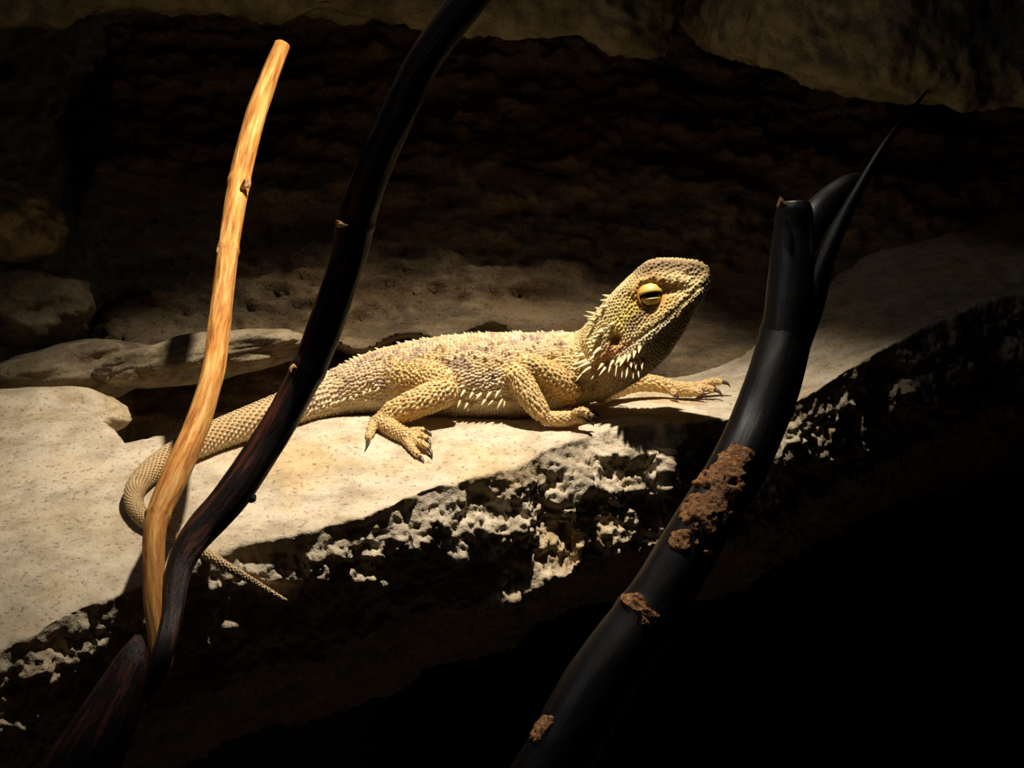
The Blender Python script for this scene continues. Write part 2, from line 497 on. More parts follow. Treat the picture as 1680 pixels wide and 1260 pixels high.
# ------------------------------------------------------------------ boulders at the left
def boulder(name, c, rad, rot, m, label, seed, amp=0.16, group=None):
    bm = bmesh.new(); bmesh.ops.create_icosphere(bm, subdivisions=6, radius=1.0)
    V = np.array([v.co[:] for v in bm.verts]); f = [[v.index for v in q.verts] for q in bm.faces]; bm.free()
    r = 1 + amp * fbm(V * 1.3 + seed, 3, seed, 0.42) + 0.012 * fbm(V * 9 + seed, 3, seed + 5)
    V = V * r[:, None] * np.array(rad)
    a = math.radians(rot); ca, sa = math.cos(a), math.sin(a)
    V = np.stack([V[:, 0] * ca - V[:, 1] * sa, V[:, 0] * sa + V[:, 1] * ca, V[:, 2]], 1) + np.array(c)
    o = build(name, V, f, m)
    tag(o, label, 'rock', group, 'thing')
    return o
boulder('boulder', px(20, 700, .775), (0.062, 0.022, 0.05), 6, M_ledge, 'low pale boulder lying across the back of the ledge', 3, 0.14)
boulder('boulder', px(335, 588, .815), (0.062, 0.014, 0.030), 9, M_bould, 'long rounded boulder roofing the dark hole behind the tail', 5, 0.2)
boulder('boulder', px(70, 632, .865), (0.075, 0.022, 0.05), 14, M_bould, 'dark sloping boulder above the low pale boulder', 8, 0.22)
boulder('boulder', px(30, 505, .895), (0.050, 0.026, 0.045), 0, M_bould, 'mossy brown boulder in the middle of the stack', 13, 0.3)
boulder('boulder', px(5, 365, .88), (0.036, 0.026, 0.04), 0, M_bould, 'small grey boulder on top of the stack', 21, 0.3)

# ------------------------------------------------------------------ branches
def bark_tube(name, pts, m, parent, n=120, mm=40, seed=0, knots=(), amp=0.04, tint=None, fibre=0.03):
    P = np.array([list(px(*p[:3])) + [p[3] * p[2] / F] if p[3] > 1 else list(p[:3]) + [p[3]] for p in pts])
    S = spline(P, n); C = S[:, :3]; r = np.maximum(S[:, 3], 2e-4)
    T, A, B = frames(C, (0, 0, 1))
    s = np.concatenate([[0], np.cumsum(np.linalg.norm(np.diff(C, axis=0), axis=1))])
    for (kp, kw, ka) in knots:
        kc = px(*kp); i = np.argmin(np.linalg.norm(C[:, :2] / C[:, 2:3] - (kc[:2] / kc[2])[None], axis=1))
        r = r * (1 + ka * np.exp(-((s - s[i]) / kw) ** 2))
    th = np.linspace(0, 2 * math.pi, mm, endpoint=False)
    gx = np.cos(th)[None, :] * r[:, None]; gy = np.sin(th)[None, :] * r[:, None]
    grain = np.stack([gx, gy, np.repeat(s[:, None], mm, 1) * 0.10], 2)
    low = fbm(np.stack([np.cos(th)[None] + 0 * gx, np.sin(th)[None] + 0 * gx, np.repeat(s[:, None] * 28, mm, 1)], 2) + seed, 3, seed)
    fib = fbm(np.stack([np.cos(th)[None] * 6 + 0 * gx, np.sin(th)[None] * 6 + 0 * gx, np.repeat(s[:, None] * 40, mm, 1)], 2) + seed, 3, seed + 9)
    rr = 1 + amp * low + fibre * fib
    lf = Loft(C, A, B, gx * rr, gy * rr)
    V, f = lf.mesh()
    g = np.vstack([grain.reshape(-1, 3), grain[0].mean(0), grain[-1].mean(0)])
    at_ = {'grain': ('FLOAT_VECTOR', g)}
    if tint is not None:
        py_ = 630 - F * C[:, 1] / C[:, 2]
        tc = np.stack([np.interp(py_[::-1], [q[0] for q in tint], [q[1][k] for q in tint])[::-1] for k in range(3)] + [np.ones(n)], 1)
        tc = np.repeat(tc[:, None], mm, 1).reshape(-1, 4)
        at_['tint'] = ('FLOAT_COLOR', np.vstack([tc, tc[:1], tc[-1:]]))
    o = build(name, V, f, m, parent, attrs=at_)
    return o, lf

def spur(name, base, tip, r, m, parent, bend=(0, 0, 0), n=8, k=8, label=None):
    base = np.array(base, float); tip = np.array(tip, float)
    t = np.linspace(0, 1, n)[:, None]
    C = base + (tip - base) * t + np.array(bend) * (t * (1 - t) * 4)
    T, A, B = frames(C, (0.3, 0.2, 0.93) if abs((tip - base)[2]) < 0.8 * np.linalg.norm(tip - base) else (1, 0, 0))
    rr = r * (1 - t[:, 0] ** 1.3) + r * 0.03
    th = np.linspace(0, 2 * math.pi, k, endpoint=False)
    V, f = Loft(C, A, B, rr[:, None] * np.cos(th), rr[:, None] * np.sin(th)).mesh()
    o = build(name, V, f, m, parent, attrs={'grain': ('FLOAT_VECTOR', V)})
    if label: o['label'] = label
    return o

fork = empty('forked_branch', (-0.22, -0.375, 0.50))
tag(fork, 'forked branch with a golden cut twig and a dark brown limb', 'branch')
trunk, _ = bark_tube('trunk', [(-0.225, -0.375, 0.50, 0.016), (-0.19, -0.25, 0.495, 0.0145), list(px(132, 1268, .493)) + [0.0125], list(px(178, 1180, .495)) + [0.0105], list(px(210, 1110, .50)) + [0.0078], list(px(222, 1070, .503)) + [0.0050], list(px(227, 1042, .505)) + [0.0012]], M_limb, fork, 110, 36, 3, amp=0.08)
trunk['label'] = 'thick dark stem ending in a broken point'
twig, _ = bark_tube('twig', [(235, 1150, .502, 16), (258, 1100, .505, 20), (264, 1060, .508, 21), (254, 980, .52, 19), (252, 900, .535, 18), (258, 850, .55, 19), (283, 790, .57, 22), (320, 705, .60, 21), (348, 615, .625, 19), (361, 520, .665, 18), (374, 410, .695, 17.5), (392, 300, .722, 17.5), (412, 215, .742, 17), (440, 130, .758, 15.5), (463, 74, .768, 13.5)],
                    M_twig, fork, 260, 40, 5, knots=[((258, 848, .55), 0.0018, 0.14), ((372, 412, .665), 0.002, 0.12), ((398, 300, .685), 0.003, 0.12)], amp=0.07, fibre=0.05)
twig['label'] = 'slender golden brown twig with a cut end'
spur('bud', px(361, 408, .692), px(355, 414, .689), 0.0016, M_bud, fork)
spur('bud', px(404, 306, .714), px(409, 290, .712), 0.0022, M_bud, fork)
spur('bud', px(398, 308, .714), px(402, 292, .710), 0.0014, M_bud, fork)
limb, _ = bark_tube('limb', [(248, 1130, .497, 16), (268, 1070, .50, 18), (284, 1000, .513, 17), (293, 935, .525, 21), (322, 880, .535, 26), (380, 812, .545, 29), (446, 714, .555, 28), (507, 602, .56, 28), (546, 500, .555, 29), (572, 420, .548, 29), (585, 360, .543, 31), (612, 280, .536, 29), (650, 195, .53, 28), (697, 98, .525, 28), (768, 0, .52, 29), (850, -110, .515, 30)],
                    M_limb, fork, 260, 40, 8, knots=[((585, 362, .543), 0.0016, 0.07), ((503, 606, .56), 0.003, 0.10)], amp=0.05, fibre=0.05)
limb['label'] = 'dark brown limb with reddish grain'
spur('bud', px(558, 368, .530), px(551, 361, .526), 0.0012, M_bud, fork)
spur('bud', px(556, 369, .528), px(572, 370, .520), 0.0010, M_bud, fork)
spur('bud', px(484, 602, .548), px(479, 612, .545), 0.0014, M_bud, fork, bend=(-0.001, 0, 0))
spur('bud', px(414, 818, .545), px(419, 822, .544), 0.0020, M_limb, fork)

pole = empty('dark_branch', (-0.13, -0.375, 0.51))
tag(pole, 'thick smooth black branch with rusty bark patches and a forked top', 'branch')
stem_pts = [(-0.13, -0.375, .51, 0.0145), (-0.06, -0.26, .512, 0.0138), list(px(905, 1262, .515)) + [0.0132], list(px(975, 1132, .52)) + [0.0130], list(px(1075, 990, .53)) + [0.0118], list(px(1155, 858, .54)) + [0.0112], list(px(1212, 764, .55)) + [0.0112], list(px(1245, 690, .56)) + [0.0112], list(px(1272, 615, .568)) + [0.0110], list(px(1290, 550, .575)) + [0.0108], list(px(1302, 490, .58)) + [0.0095]]
stem, stem_l = bark_tube('stem', stem_pts, M_pole, pole, 220, 48, 12, knots=[((1288, 548, .575), 0.002, 0.04), ((1052, 1010, .53), 0.003, 0.05)], amp=0.05, fibre=0.012)
bark_tube('stub', [(1288, 560, .573, 40), (1296, 500, .576, 41), (1299, 440, .578, 37), (1302, 385, .58, 33), (1304, 345, .58, 30), (1304, 332, .58, 25)], M_pole, pole, 80, 40, 14, amp=0.05, fibre=0.015)
bark_tube('fork_arm', [(1306, 420, .585, 26), (1330, 368, .59, 28), (1362, 330, .60, 24), (1388, 308, .605, 20), (1408, 296, .61, 14)], M_pole, pole, 70, 36, 15, amp=0.05, fibre=0.015)
bark_tube('thin_shoot', [(1306, 560, .575, 26), (1330, 500, .575, 22), (1352, 430, .575, 17), (1378, 370, .577, 13), (1412, 305, .58, 9.5), (1450, 240, .585, 7.5), (1488, 190, .59, 5), (1522, 148, .595, 2)], M_pole, pole, 120, 24, 16, amp=0.05, fibre=0.01)
spur('bud', px(1283, 338, .572), px(1280, 322, .57), 0.0022, M_flake, pole)
# rough remnants of bark clinging to the stem
def patch(cx, cy, ls, lt, seed, thr):
    kc = px(cx, cy, .54); C = stem_l.C
    i0 = int(np.argmin(np.linalg.norm(C[:, :2] / C[:, 2:3] - (kc[:2] / kc[2])[None], axis=1)))
    n = stem_l.n; nj = 90
    s = np.cumsum(np.concatenate([[0], np.linalg.norm(np.diff(C, axis=0), axis=1)]))
    best, bj = 1e9, 0
    for j in range(nj):
        p = stem_l.at(i0, j / nj)
        q = math.hypot(p[0] / p[2] - kc[0] / kc[2], p[1] / p[2] - kc[1] / kc[2]) + (p[2] > C[i0, 2]) * 10
        if q < best: best, bj = q, j / nj
    us = np.linspace(-1, 1, 46); vs = np.linspace(-1, 1, 46)
    ds = np.mean(np.diff(s))
    V = np.zeros((46, 46, 3)); D = np.zeros((46, 46, 3))
    for a, u in enumerate(us):
        for b, v in enumerate(vs):
            i = i0 + u * ls / ds
            V[a, b] = stem_l.at(i, bj + v * lt)
            d = V[a, b] - stem_l.C[int(np.clip(i, 0, n - 1))]; D[a, b] = d / np.linalg.norm(d)
    h = fbm(V * 260, 4, seed, 0.6); m_ = fbm(V * 110, 3, seed + 3, 0.6)
    keep = m_ - (us[:, None] ** 2 + vs[None] ** 2) * 0.9 > thr
    V = V + D * np.where(keep, 0.0004 + 0.0009 * np.maximum(0, h + 0.5), -0.0003)[..., None]
    f = [q for q in grid_faces(46, 46) if keep.ravel()[q].sum() >= 1]
    used = sorted({int(k) for q in f for k in q}); mp_ = {k: i for i, k in enumerate(used)}
    Vv = V.reshape(-1, 3)[used]
    o = build('bark_patch', Vv, [[mp_[int(k)] for k in q] for q in f], M_flake, pole, attrs={'grain': ('FLOAT_VECTOR', Vv)})
    o['label'] = 'rusty brown patch of peeling bark'
for a in [(1184, 785, .011, .16, 3, -.55), (1158, 843, .013, .17, 8, -.58), (1130, 900, .006, .13, 12, -.5), (1040, 1000, .004, .12, 20, -.45), (1052, 1022, .005, .09, 25, -.34), (888, 1200, .010, .06, 31, -.40)]:
    patch(*a)

# ------------------------------------------------------------------ the lizard
LV = np.array([0, 0.15, 0.989])         # across its body, away from the photographer
liz = empty('bearded_lizard', (-0.02, -0.018, 0.742))
tag(liz, 'sandy bearded lizard basking on the pale ledge with raised head', 'lizard')
lofts = []      # (loft, kind, scale pitch)

# trunk and tail
st = [(1012, 590, .728, 1.2, 1.2), (965, 601, .734, 1.7, 2.0), (925, 608, .739, 2.0, 2.5), (880, 614, .742, 2.15, 2.9), (820, 617, .743, 2.25, 3.2), (760, 619, .743, 2.22, 3.1), (700, 621, .743, 2.05, 2.75), (650, 624, .742, 1.8, 2.3), (600, 631, .739, 1.5, 1.8), (555, 644, .735, 1.2, 1.35), (505, 660, .724, 1.0, 1.05)]
P = [list(px(a, b, z)) + [h / 100, wd / 100] for a, b, z, h, wd in st]
tail = [(430, 686, 27), (370, 709, 25), (310, 735, 23), (260, 764, 20), (228, 792, 17), (219, 818, 15.5), (228, 843, 14), (252, 864, 12.5), (285, 882, 11), (330, 905, 9.5)]
for a, b, r in tail:
    z = surfZ(a, b + r * 0.95)
    rm = r * z / F
    P.append(list(px(a, b, z)) + [rm, rm])
for a, b, r, z in [(380, 934, 7, .584), (430, 963, 5, .598), (471, 986, 2.5, .607)]:
    P.append(list(px(a, b, z)) + [r * z / F, r * z / F])
S = spline(np.array(P), 260); C = S[:, :3]
T, A, B = frames(C, LV)
th = np.linspace(0, 2 * math.pi, 48, endpoint=False)
cx = S[:, 4:5] * np.cos(th)[None]; cy = S[:, 3:4] * np.sin(th)[None]
flat = smooth(0.012, 0.02, S[:, 3])[:, None]           # broad flat belly on the trunk
cy = np.where(cy * np.sign(B[:, 1:2]) < 0, cy * (1 + 0.06 * flat), cy)
body_l = Loft(C, A, B, cx, cy); lofts.append((body_l, 'trunk', 0.0021))

# head and neck, from the snout backwards: top, bottom, half width cm, height of the widest line
hs = [((1164, 441), (1166, 459), .30, -.1, .699), ((1160, 436), (1165, 466), .55, -.3, .6995), ((1146, 429), (1161, 474), .80, -.45, .701), ((1120, 425), (1152, 491), 1.10, -.55, .7035), ((1092, 424), (1141, 508), 1.35, -.52, .7065), ((1062, 430), (1130, 529), 1.62, -.45, .7095), ((1038, 449), (1116, 553), 1.85, -.35, .713), ((1010, 476), (1092, 586), 2.05, -.28, .7175), ((986, 503), (1058, 616), 2.0, -.2, .722), ((964, 530), (1022, 638), 1.75, -.1, .727), ((945, 546), (985, 655), 1.8, 0, .734), ((905, 556), (940, 662), 1.9, 0, .739)]
P = []
for t_, b_, hw, fm, z in hs:
    a = px(*t_, z); b = px(*b_, z)
    P.append(list((a + b) / 2) + list((a - b) / 2) + [hw / 100, fm])
S = spline(np.array(P), 110); C = S[:, :3]
th = np.linspace(0, 2 * math.pi, 56, endpoint=False)
cs, sn = np.cos(th), np.sin(th)
CX = np.zeros((110, 56)); CY = np.zeros((110, 56))
for i in range(110):
    hw, fm = S[i, 6], np.clip(S[i, 7], -.7, .1)
    wedge = np.clip((-fm) / 0.3, 0, 1)
    y = np.where(sn >= 0, fm + (1 - fm) * sn, fm + (1 + fm) * sn)
    e_up = 1.0
    # flat crown, cheeks sloping out to the jaw
    tt = np.arcsin(np.clip(np.abs(sn), 0, 1)) / (math.pi / 2)
    xu = np.interp(tt, [0, .15, .35, .55, .72, .86, 1], [1, .94, .84, .73, .58, .30, 0])
    yu = np.interp(tt, [0, .15, .35, .55, .72, .86, 1], [0, .17, .44, .72, .92, .99, 1.0])
    yw = fm + (1 - fm) * (yu * wedge + sn * (1 - wedge))
    y = np.where(sn >= 0, yw, y)
    x = np.where(sn >= 0, np.sign(cs) * (xu * wedge + np.abs(cs) * (1 - wedge)), cs)
    CX[i] = hw * x; CY[i] = y
LH = np.repeat(np.array([[0.20, 0.12, 0.972]]), 110, 0)
head_l = Loft(C, LH, S[:, 3:6], CX, CY); lofts.append((head_l, 'head', 0.0018))

def limb_add(pts, kind='limb', pitch=0.0022, n=30, m=16):
    l = round_loft(pts, n, m); lofts.append((l, kind, pitch)); return l
claws = []
def digit(pts, claw):
    limb_add(pts, 'foot', 0.0016, 16, 10); claws.append((pts[-1], claw))
# near hind leg
limb_add([(622, 622, .742, 28), (655, 620, .728, 33), (700, 624, .718, 31), (732, 631, .710, 26), (746, 634, .709, 22)])
limb_add([(750, 632, .709, 22), (722, 646, .706, 24), (685, 661, .704, 23), (650, 676, .705, 20), (626, 686, .705, 17)])
limb_add([(618, 682, .706, 16), (634, 697, .701, 15), (654, 710, .693, 14), (670, 718, .688, 14), (680, 723, .685, 11)], 'foot', 0.0017)
digit([(620, 684, .705, 10), (611, 700, .700, 8.5), (606, 715, .694, 7), (604, 722, .691, 6)], (599, 737, .679))
digit([(668, 713, .692, 7.5), (684, 714, .690, 6.5), (696, 717, .687, 6), (701, 722, .685, 5)], (705, 738, .681))
digit([(668, 718, .688, 7.5), (684, 725, .683, 6.5), (697, 731, .679, 6), (703, 737, .677, 5)], (708, 753, .673))
digit([(664, 721, .687, 7.5), (675, 734, .680, 6.5), (684, 745, .675, 6), (689, 750, .673, 5)], (694, 766, .669))
digit([(668, 710, .698, 7), (686, 706, .699, 6), (698, 707, .698, 5.5)], (707, 717, .695))
# near arm
limb_add([(952, 640, .728, 24), (922, 628, .718, 24), (890, 610, .714, 21), (862, 599, .7125, 20), (848, 600, .7125, 17)])
limb_add([(846, 596, .7125, 18), (850, 612, .711, 21), (862, 638, .708, 20), (876, 662, .7065, 17.5), (890, 679, .706, 14), (898, 686, .707, 12)])
limb_add([(886, 682, .7065, 12), (905, 687, .7065, 12), (930, 687, .708, 12), (948, 684, .710, 9)], 'foot', 0.0017)
digit([(938, 683, .705, 8), (951, 675, .703, 7), (960, 675, .702, 6.5), (965, 682, .701, 5)], (969, 697, .701))
digit([(940, 687, .706, 8), (954, 688, .704, 6.5), (962, 690, .704, 5.5)], (973, 699, .704))
digit([(940, 685, .712, 8), (960, 682, .716, 7), (972, 682, .718, 5.5)], (984, 689, .719))
digit([(938, 683, .716, 8), (958, 677, .724, 7), (970, 676, .728, 5.5)], (982, 683, .730))
digit([(915, 683, .716, 8), (930, 676, .724, 7), (942, 675, .728, 5.5)], (954, 680, .731))
# far arm
limb_add([(975, 640, .755, 24), (1010, 632, .772, 20), (1045, 627, .783, 15), (1078, 630, .787, 12), (1110, 637, .788, 11)])
limb_add([(1100, 636, .788, 11), (1125, 639, .787, 12), (1148, 638, .786, 10)], 'foot', 0.0017)
digit([(1140, 635, .790, 7), (1160, 629, .792, 6.5), (1176, 626, .791, 6), (1186, 627, .790, 5)], (1197, 635, .788))
digit([(1140, 637, .786, 7), (1158, 637, .785, 6), (1174, 640, .783, 5)], (1184, 651, .780))
digit([(1132, 641, .783, 7), (1146, 643, .780, 6), (1152, 646, .778, 5)], (1158, 655, .776))
digit([(1102, 640, .783, 7), (1106, 645, .779, 6), (1108, 648, .777, 5)], (1112, 656, .775))
digit([(1140, 635, .794, 7), (1154, 632, .800, 6), (1164, 632, .802, 5)], (1174, 638, .803))
# far hind leg
limb_add([(625, 620, .745, 26), (645, 604, .770, 28), (662, 592, .792, 24), (668, 588, .800, 20)])
limb_add([(668, 586, .800, 20), (640, 606, .797, 20), (612, 628, .790, 16)])
limb_add([(608, 626, .790, 14), (640, 640, .785, 13), (668, 642, .782, 12)], 'foot', 0.0018)
for dz in (0.0, .007):
    digit([(660, 640, .778 + dz, 8), (676, 641, .778 + dz, 7), (688, 641, .778 + dz, 6)], (700, 646, .778 + dz))

# union into one skin
Vs, fs, off = [], [], 0
for l, k, p in lofts:
    V, f = l.mesh(off); Vs.append(V); fs += f; off += len(V)
tm = bpy.data.meshes.new('tmp'); tm.from_pydata(np.vstack(Vs).tolist(), [], [tuple(int(q) for q in f) for f in fs]); tm.update()
bm = bmesh.new(); bm.from_mesh(tm); bmesh.ops.recalc_face_normals(bm, faces=bm.faces); bm.to_mesh(tm); bm.free()
tmp = bpy.data.objects.new('tmp', tm); COL.objects.link(tmp)
rm_ = tmp.modifiers.new('r', 'REMESH'); rm_.mode = 'VOXEL'; rm_.voxel_size = 0.00062
sm_ = tmp.modifiers.new('s', 'SMOOTH'); sm_.iterations = 5; sm_.factor = 0.5
bpy.context.view_layer.update()
ev = tmp.evaluated_get(bpy.context.evaluated_depsgraph_get()).to_mesh()
nv = len(ev.vertices)
BV = np.empty(nv * 3); ev.vertices.foreach_get('co', BV); BV = BV.reshape(-1, 3)
BF = [tuple(p.vertices) for p in ev.polygons]
bpy.data.objects.remove(tmp)

def normals(V, Fc):
    Fa = np.array([f if len(f) == 4 else (*f, f[-1]) for f in Fc])
    n = np.cross(V[Fa[:, 2]] - V[Fa[:, 0]], V[Fa[:, 3]] - V[Fa[:, 1]])
    o = np.zeros_like(V)
    for j in range(4): np.add.at(o, Fa[:, j], n)
    return o / (np.linalg.norm(o, axis=1)[:, None] + 1e-15)

def tree(V, Fc): return BVHTree.FromPolygons(V.tolist(), Fc)
bvh = tree(BV, BF)
def shoot(x, y):
    d = px(x, y, 1.0)
    h = bvh.ray_cast(Vector((0, 0, 0)), Vector(d).normalized())
    return np.array(h[0]) if h[0] is not None else px(x, y, .72)
def zmid(x):        # middle plane of the animal, along its length
    return np.interp(x, [-0.07, 0.02, 0.05, 0.08, 0.10], [.742, .742, .724, .710, .700])
def mirror(p):
    p = np.asarray(p, float); z = zmid(p[..., 0])
    q = p.copy(); d = (p[..., 2] - z); q[..., 2] = z - d; q[..., 1] = p[..., 1] - 2 * d * 0.15; q[..., 0] = p[..., 0] - 2 * d * 0.2 * smooth(0.03, 0.06, p[..., 0])
    return q
def stroke_pts(pts, both=True, step=5):
    out = []
    for (a, b), (c, d) in zip(pts[:-1], pts[1:]):
        n = max(1, int(math.hypot(c - a, d - b) / step))
        for i in range(n + 1):
            out.append(shoot(a + (c - a) * i / n, b + (d - b) * i / n))
    if len(pts) == 1: out.append(shoot(*pts[0]))
    out = np.array(out)
    return np.vstack([out, mirror(out)]) if both else out
def dist_to(V, pts, lim):
    lo, hi = pts.min(0) - lim, pts.max(0) + lim
    idx = np.where(np.all((V > lo) & (V < hi), axis=1))[0]
    d = np.full(len(V), 1e9)
    for i in range(0, len(idx), 4000):
        ii = idx[i:i + 4000]
        d[ii] = np.sqrt(((V[ii][:, None] - pts[None]) ** 2).sum(2)).min(1)
    return d
nrm = normals(BV, BF)
if (nrm * (BV - BV.mean(0))).sum() < 0: nrm = -nrm
EYE = shoot(1070, 483)
sculpt = [([(1040, 474), (1052, 461), (1074, 456), (1098, 460), (1122, 462)], .0030, .0017),     # brow
          ([(1070, 484)], .0068, -.0022),                                   # eye socket
          ([(1008, 559), (1010, 555)], .0026, -.0046),                       # ear
          ([(1163, 458), (1130, 489), (1090, 524), (1066, 541), (1033, 566), (1008, 581)], .0010, -.0010),  # mouth
          ([(1158, 455), (1125, 485), (1085, 519), (1050, 545)], .0016, .0006),
          ([(1150, 478), (1095, 532), (1060, 558), (1020, 590)], .0020, .0008),
          ([(1000, 590), (985, 612), (975, 640)], .0028, -.0022),           # fold behind the jaw
          ([(965, 560), (975, 585), (965, 605)], .0040, .0018),
          ([(1128, 451)], .0013, -.0014),
          ([(1068, 434), (1078, 430)], .0042, .0014), ([(1140, 434)], .0034, .0012), ([(1112, 436)], .0036, -.0012),
          ([(1098, 474), (1112, 470)], .0034, -.0016)]
for pts, r, a in sculpt:
    d = dist_to(BV, stroke_pts(pts), r * 3)
    BV = BV + nrm * (a * np.exp(-(d / r) ** 2))[:, None]
nrm = normals(BV, BF)
if (nrm * (BV - BV.mean(0))).sum() < 0: nrm = -nrm
bvh = tree(BV, BF)

# colouring
def kd_of(P):
    k = KDTree(len(P))
    for i, p in enumerate(P): k.insert(p, i)
    k.balance(); return k
allp, ids = [], []
for i, (l, k, p) in enumerate(lofts):
    q = l.V[::2, ::2].reshape(-1, 3); allp.append(q); ids += [i] * len(q)
kdl = kd_of(np.vstack(allp).tolist())
own = np.array([ids[kdl.find(v)[1]] for v in BV.tolist()])
base = {'trunk': lin(204, 178, 138), 'limb': lin(214, 181, 120), 'foot': lin(214, 179, 120), 'head': lin(212, 192, 136)}
kinds = np.array([{'trunk': 0, 'limb': 1, 'foot': 2, 'head': 3}[k] for _, k, _ in lofts])
pal = np.array([base['trunk'], base['limb'], base['foot'], base['head']])
col = pal[kinds[own]].copy()
def mixc(mask, c):
    global col
    col = col * (1 - mask[:, None]) + np.array(c)[None] * mask[:, None]
is_tr = (kinds[own] == 0)
mot = smooth(0.02, 0.34, fbm(BV * np.array([110, 110, 110]), 3, 90)) * is_tr
mixc(mot * 0.75, lin(142, 116, 102))
mixc(is_tr * smooth(0.0, 0.4, fbm(BV * 60 + 7, 3, 95)) * 0.45, lin(204, 168, 100))
tl = is_tr * smooth(-0.09, -0.13, BV[:, 0])
mixc(tl * 0.75, lin(186, 154, 104))
mixc(is_tr * smooth(0.0, -0.6, nrm[:, 1]) * 0.7, lin(214, 196, 150))
paint = [([(1005, 575), (985, 605), (1010, 592), (1030, 572)], .0050, lin(190, 118, 62), .8),
         ([(1008, 558)], .0030, lin(150, 88, 62), 1.0),
         ([(1070, 484)], .0110, lin(206, 146, 48), .95),
         ([(1050, 500), (1030, 515), (1015, 530)], .0055, lin(222, 196, 92), .8),
         ([(1058, 512), (1046, 522), (1036, 534)], .0030, lin(92, 66, 58), .75),
         ([(1050, 440), (1075, 432), (1105, 432), (1140, 435), (1160, 442)], .0060, lin(118, 90, 62), .9),
         ([(960, 590), (950, 605), (930, 585)], .0060, lin(216, 186, 120), .6),
         ([(985, 640), (1010, 630), (1030, 622)], .0055, lin(196, 164, 128), .8),
         ([(1010, 594), (1030, 580), (1060, 557), (1095, 530)], .0030, lin(222, 206, 164), .9)]
for pts, r, c, a in paint:
    d = dist_to(BV, stroke_pts(pts), r * 2.5)
    mixc(a * np.exp(-(d / r) ** 2), c)
skin_col = col
ear = dist_to(BV, stroke_pts([(1008, 558)]), .01)
body = build('body', BV, BF, M_skin, liz, attrs={'tint': ('FLOAT_COLOR', np.hstack([skin_col, np.ones((nv, 1))]))})

# scales: overlapping keeled plates in rows along every part of the skin
kdb = kd_of(BV.tolist())
SV, SF, SCc = [], [], []
eye_m = mirror(EYE); ear_p = stroke_pts([(1008, 558)])
def add_scale(p, n, d, ln, wd, h, tip, c):
    d = d - n * np.dot(d, n); q = np.linalg.norm(d)
    if q < 1e-6: return
    d = d / q; s = np.cross(n, d)
    i = len(SV)
    pts = [p - d * ln * .50 - n * h * .35, p + s * wd * .5 - n * h * .10, p - s * wd * .5 - n * h * .10,
           p + d * ln * .12 + n * h, p + d * ln * .62 + n * tip, p + d * ln * .30 + s * wd * .42 + n * h * .1, p + d * ln * .30 - s * wd * .42 + n * h * .1]
    SV.extend(pts)
    SF.extend([(i, i + 3, i + 1), (i, i + 2, i + 3), (i + 1, i + 3, i + 5), (i + 2, i + 6, i + 3), (i + 3, i + 4, i + 5), (i + 3, i + 6, i + 4)])
    SCc.extend([c] * 7)
for li, (l, kind, pitch) in enumerate(lofts):
    per = np.linalg.norm(np.roll(l.V, -1, 1) - l.V, axis=2).sum(1)
    s = np.concatenate([[0], np.cumsum(np.linalg.norm(np.diff(l.C, axis=0), axis=1))])
    sp, row = pitch * 0.5, 0
    while sp < s[-1]:
        i = np.interp(sp, s, np.arange(l.n)); i0 = int(min(i, l.n - 2))
        pe = per[i0]
        on_tail = kind == 'trunk' and l.C[i0, 0] < -0.095
        pt = pitch
        if on_tail: pt = max(0.0012, min(0.0028, pe / 20))
        cnt = max(5, int(pe / pt))
        for j in range(cnt):
            jit = 0.0 if on_tail else 0.18
            t = (j + 0.5 * (row % 2) + rng.normal() * jit * .6) / cnt
            ii = i + rng.normal() * jit * pt * 0.6 / (s[-1] / l.n)
            p0 = l.at(ii, t)
            hit = bvh.find_nearest(Vector(p0))
            if hit[0] is None or hit[3] > (0.0022 if kind != 'head' else 0.0065): continue
            p = np.array(hit[0]); k = kdb.find(hit[0])[1]
            if kinds[own[k]] != kinds[li] and rng.random() < 0.35: continue
            if np.linalg.norm(p - EYE) < 0.0072 or np.linalg.norm(p - eye_m) < 0.0072: continue
            if np.min(np.linalg.norm(ear_p - p, axis=1)) < 0.0032: continue
            n = nrm[k]
            d = l.at(min(ii + 1, l.n - 1.01), t) - l.at(max(ii - 1, 0), t)
            if kind == 'head' and i0 > 60: pass
            sz = pt * (1.0 + rng.normal() * (0.05 if on_tail else 0.13))
            if kind == 'trunk' and not on_tail:
                spiny = rng.random() < 0.17
                h = sz * (0.55 if spiny else 0.30); tip = sz * (0.75 if spiny else 0.28); ln = sz * 1.12; wd = sz * 0.98
            elif on_tail:
                h, tip, ln, wd = sz * 0.30, sz * 0.26, sz * 1.0, sz * 0.80
            elif kind == 'limb':
                h, tip, ln, wd = sz * 0.30, sz * 0.34, sz * 1.2, sz * 1.0
            elif kind == 'foot':
                h, tip, ln, wd = sz * 0.26, sz * 0.2, sz * 1.1, sz * 0.95
            else:
                h, tip, ln, wd = sz * 0.30, sz * 0.18, sz * 1.05, sz * 0.98
            c = col[k] * (1 + rng.normal() * 0.10)
            add_scale(p, n, d, ln, wd, h, tip, np.clip(c, 0, 1))
        sp += pt * (0.86 if not on_tail else 0.95); row += 1
SCc = np.array(SCc)
sc = build('scales', np.array(SV), SF, M_scale, liz, shade=False, attrs={'tint': ('FLOAT_COLOR', np.hstack([SCc, np.ones((len(SCc), 1))]))})
sc['kind'] = 'stuff'; sc['label'] = 'overlapping sandy scales'

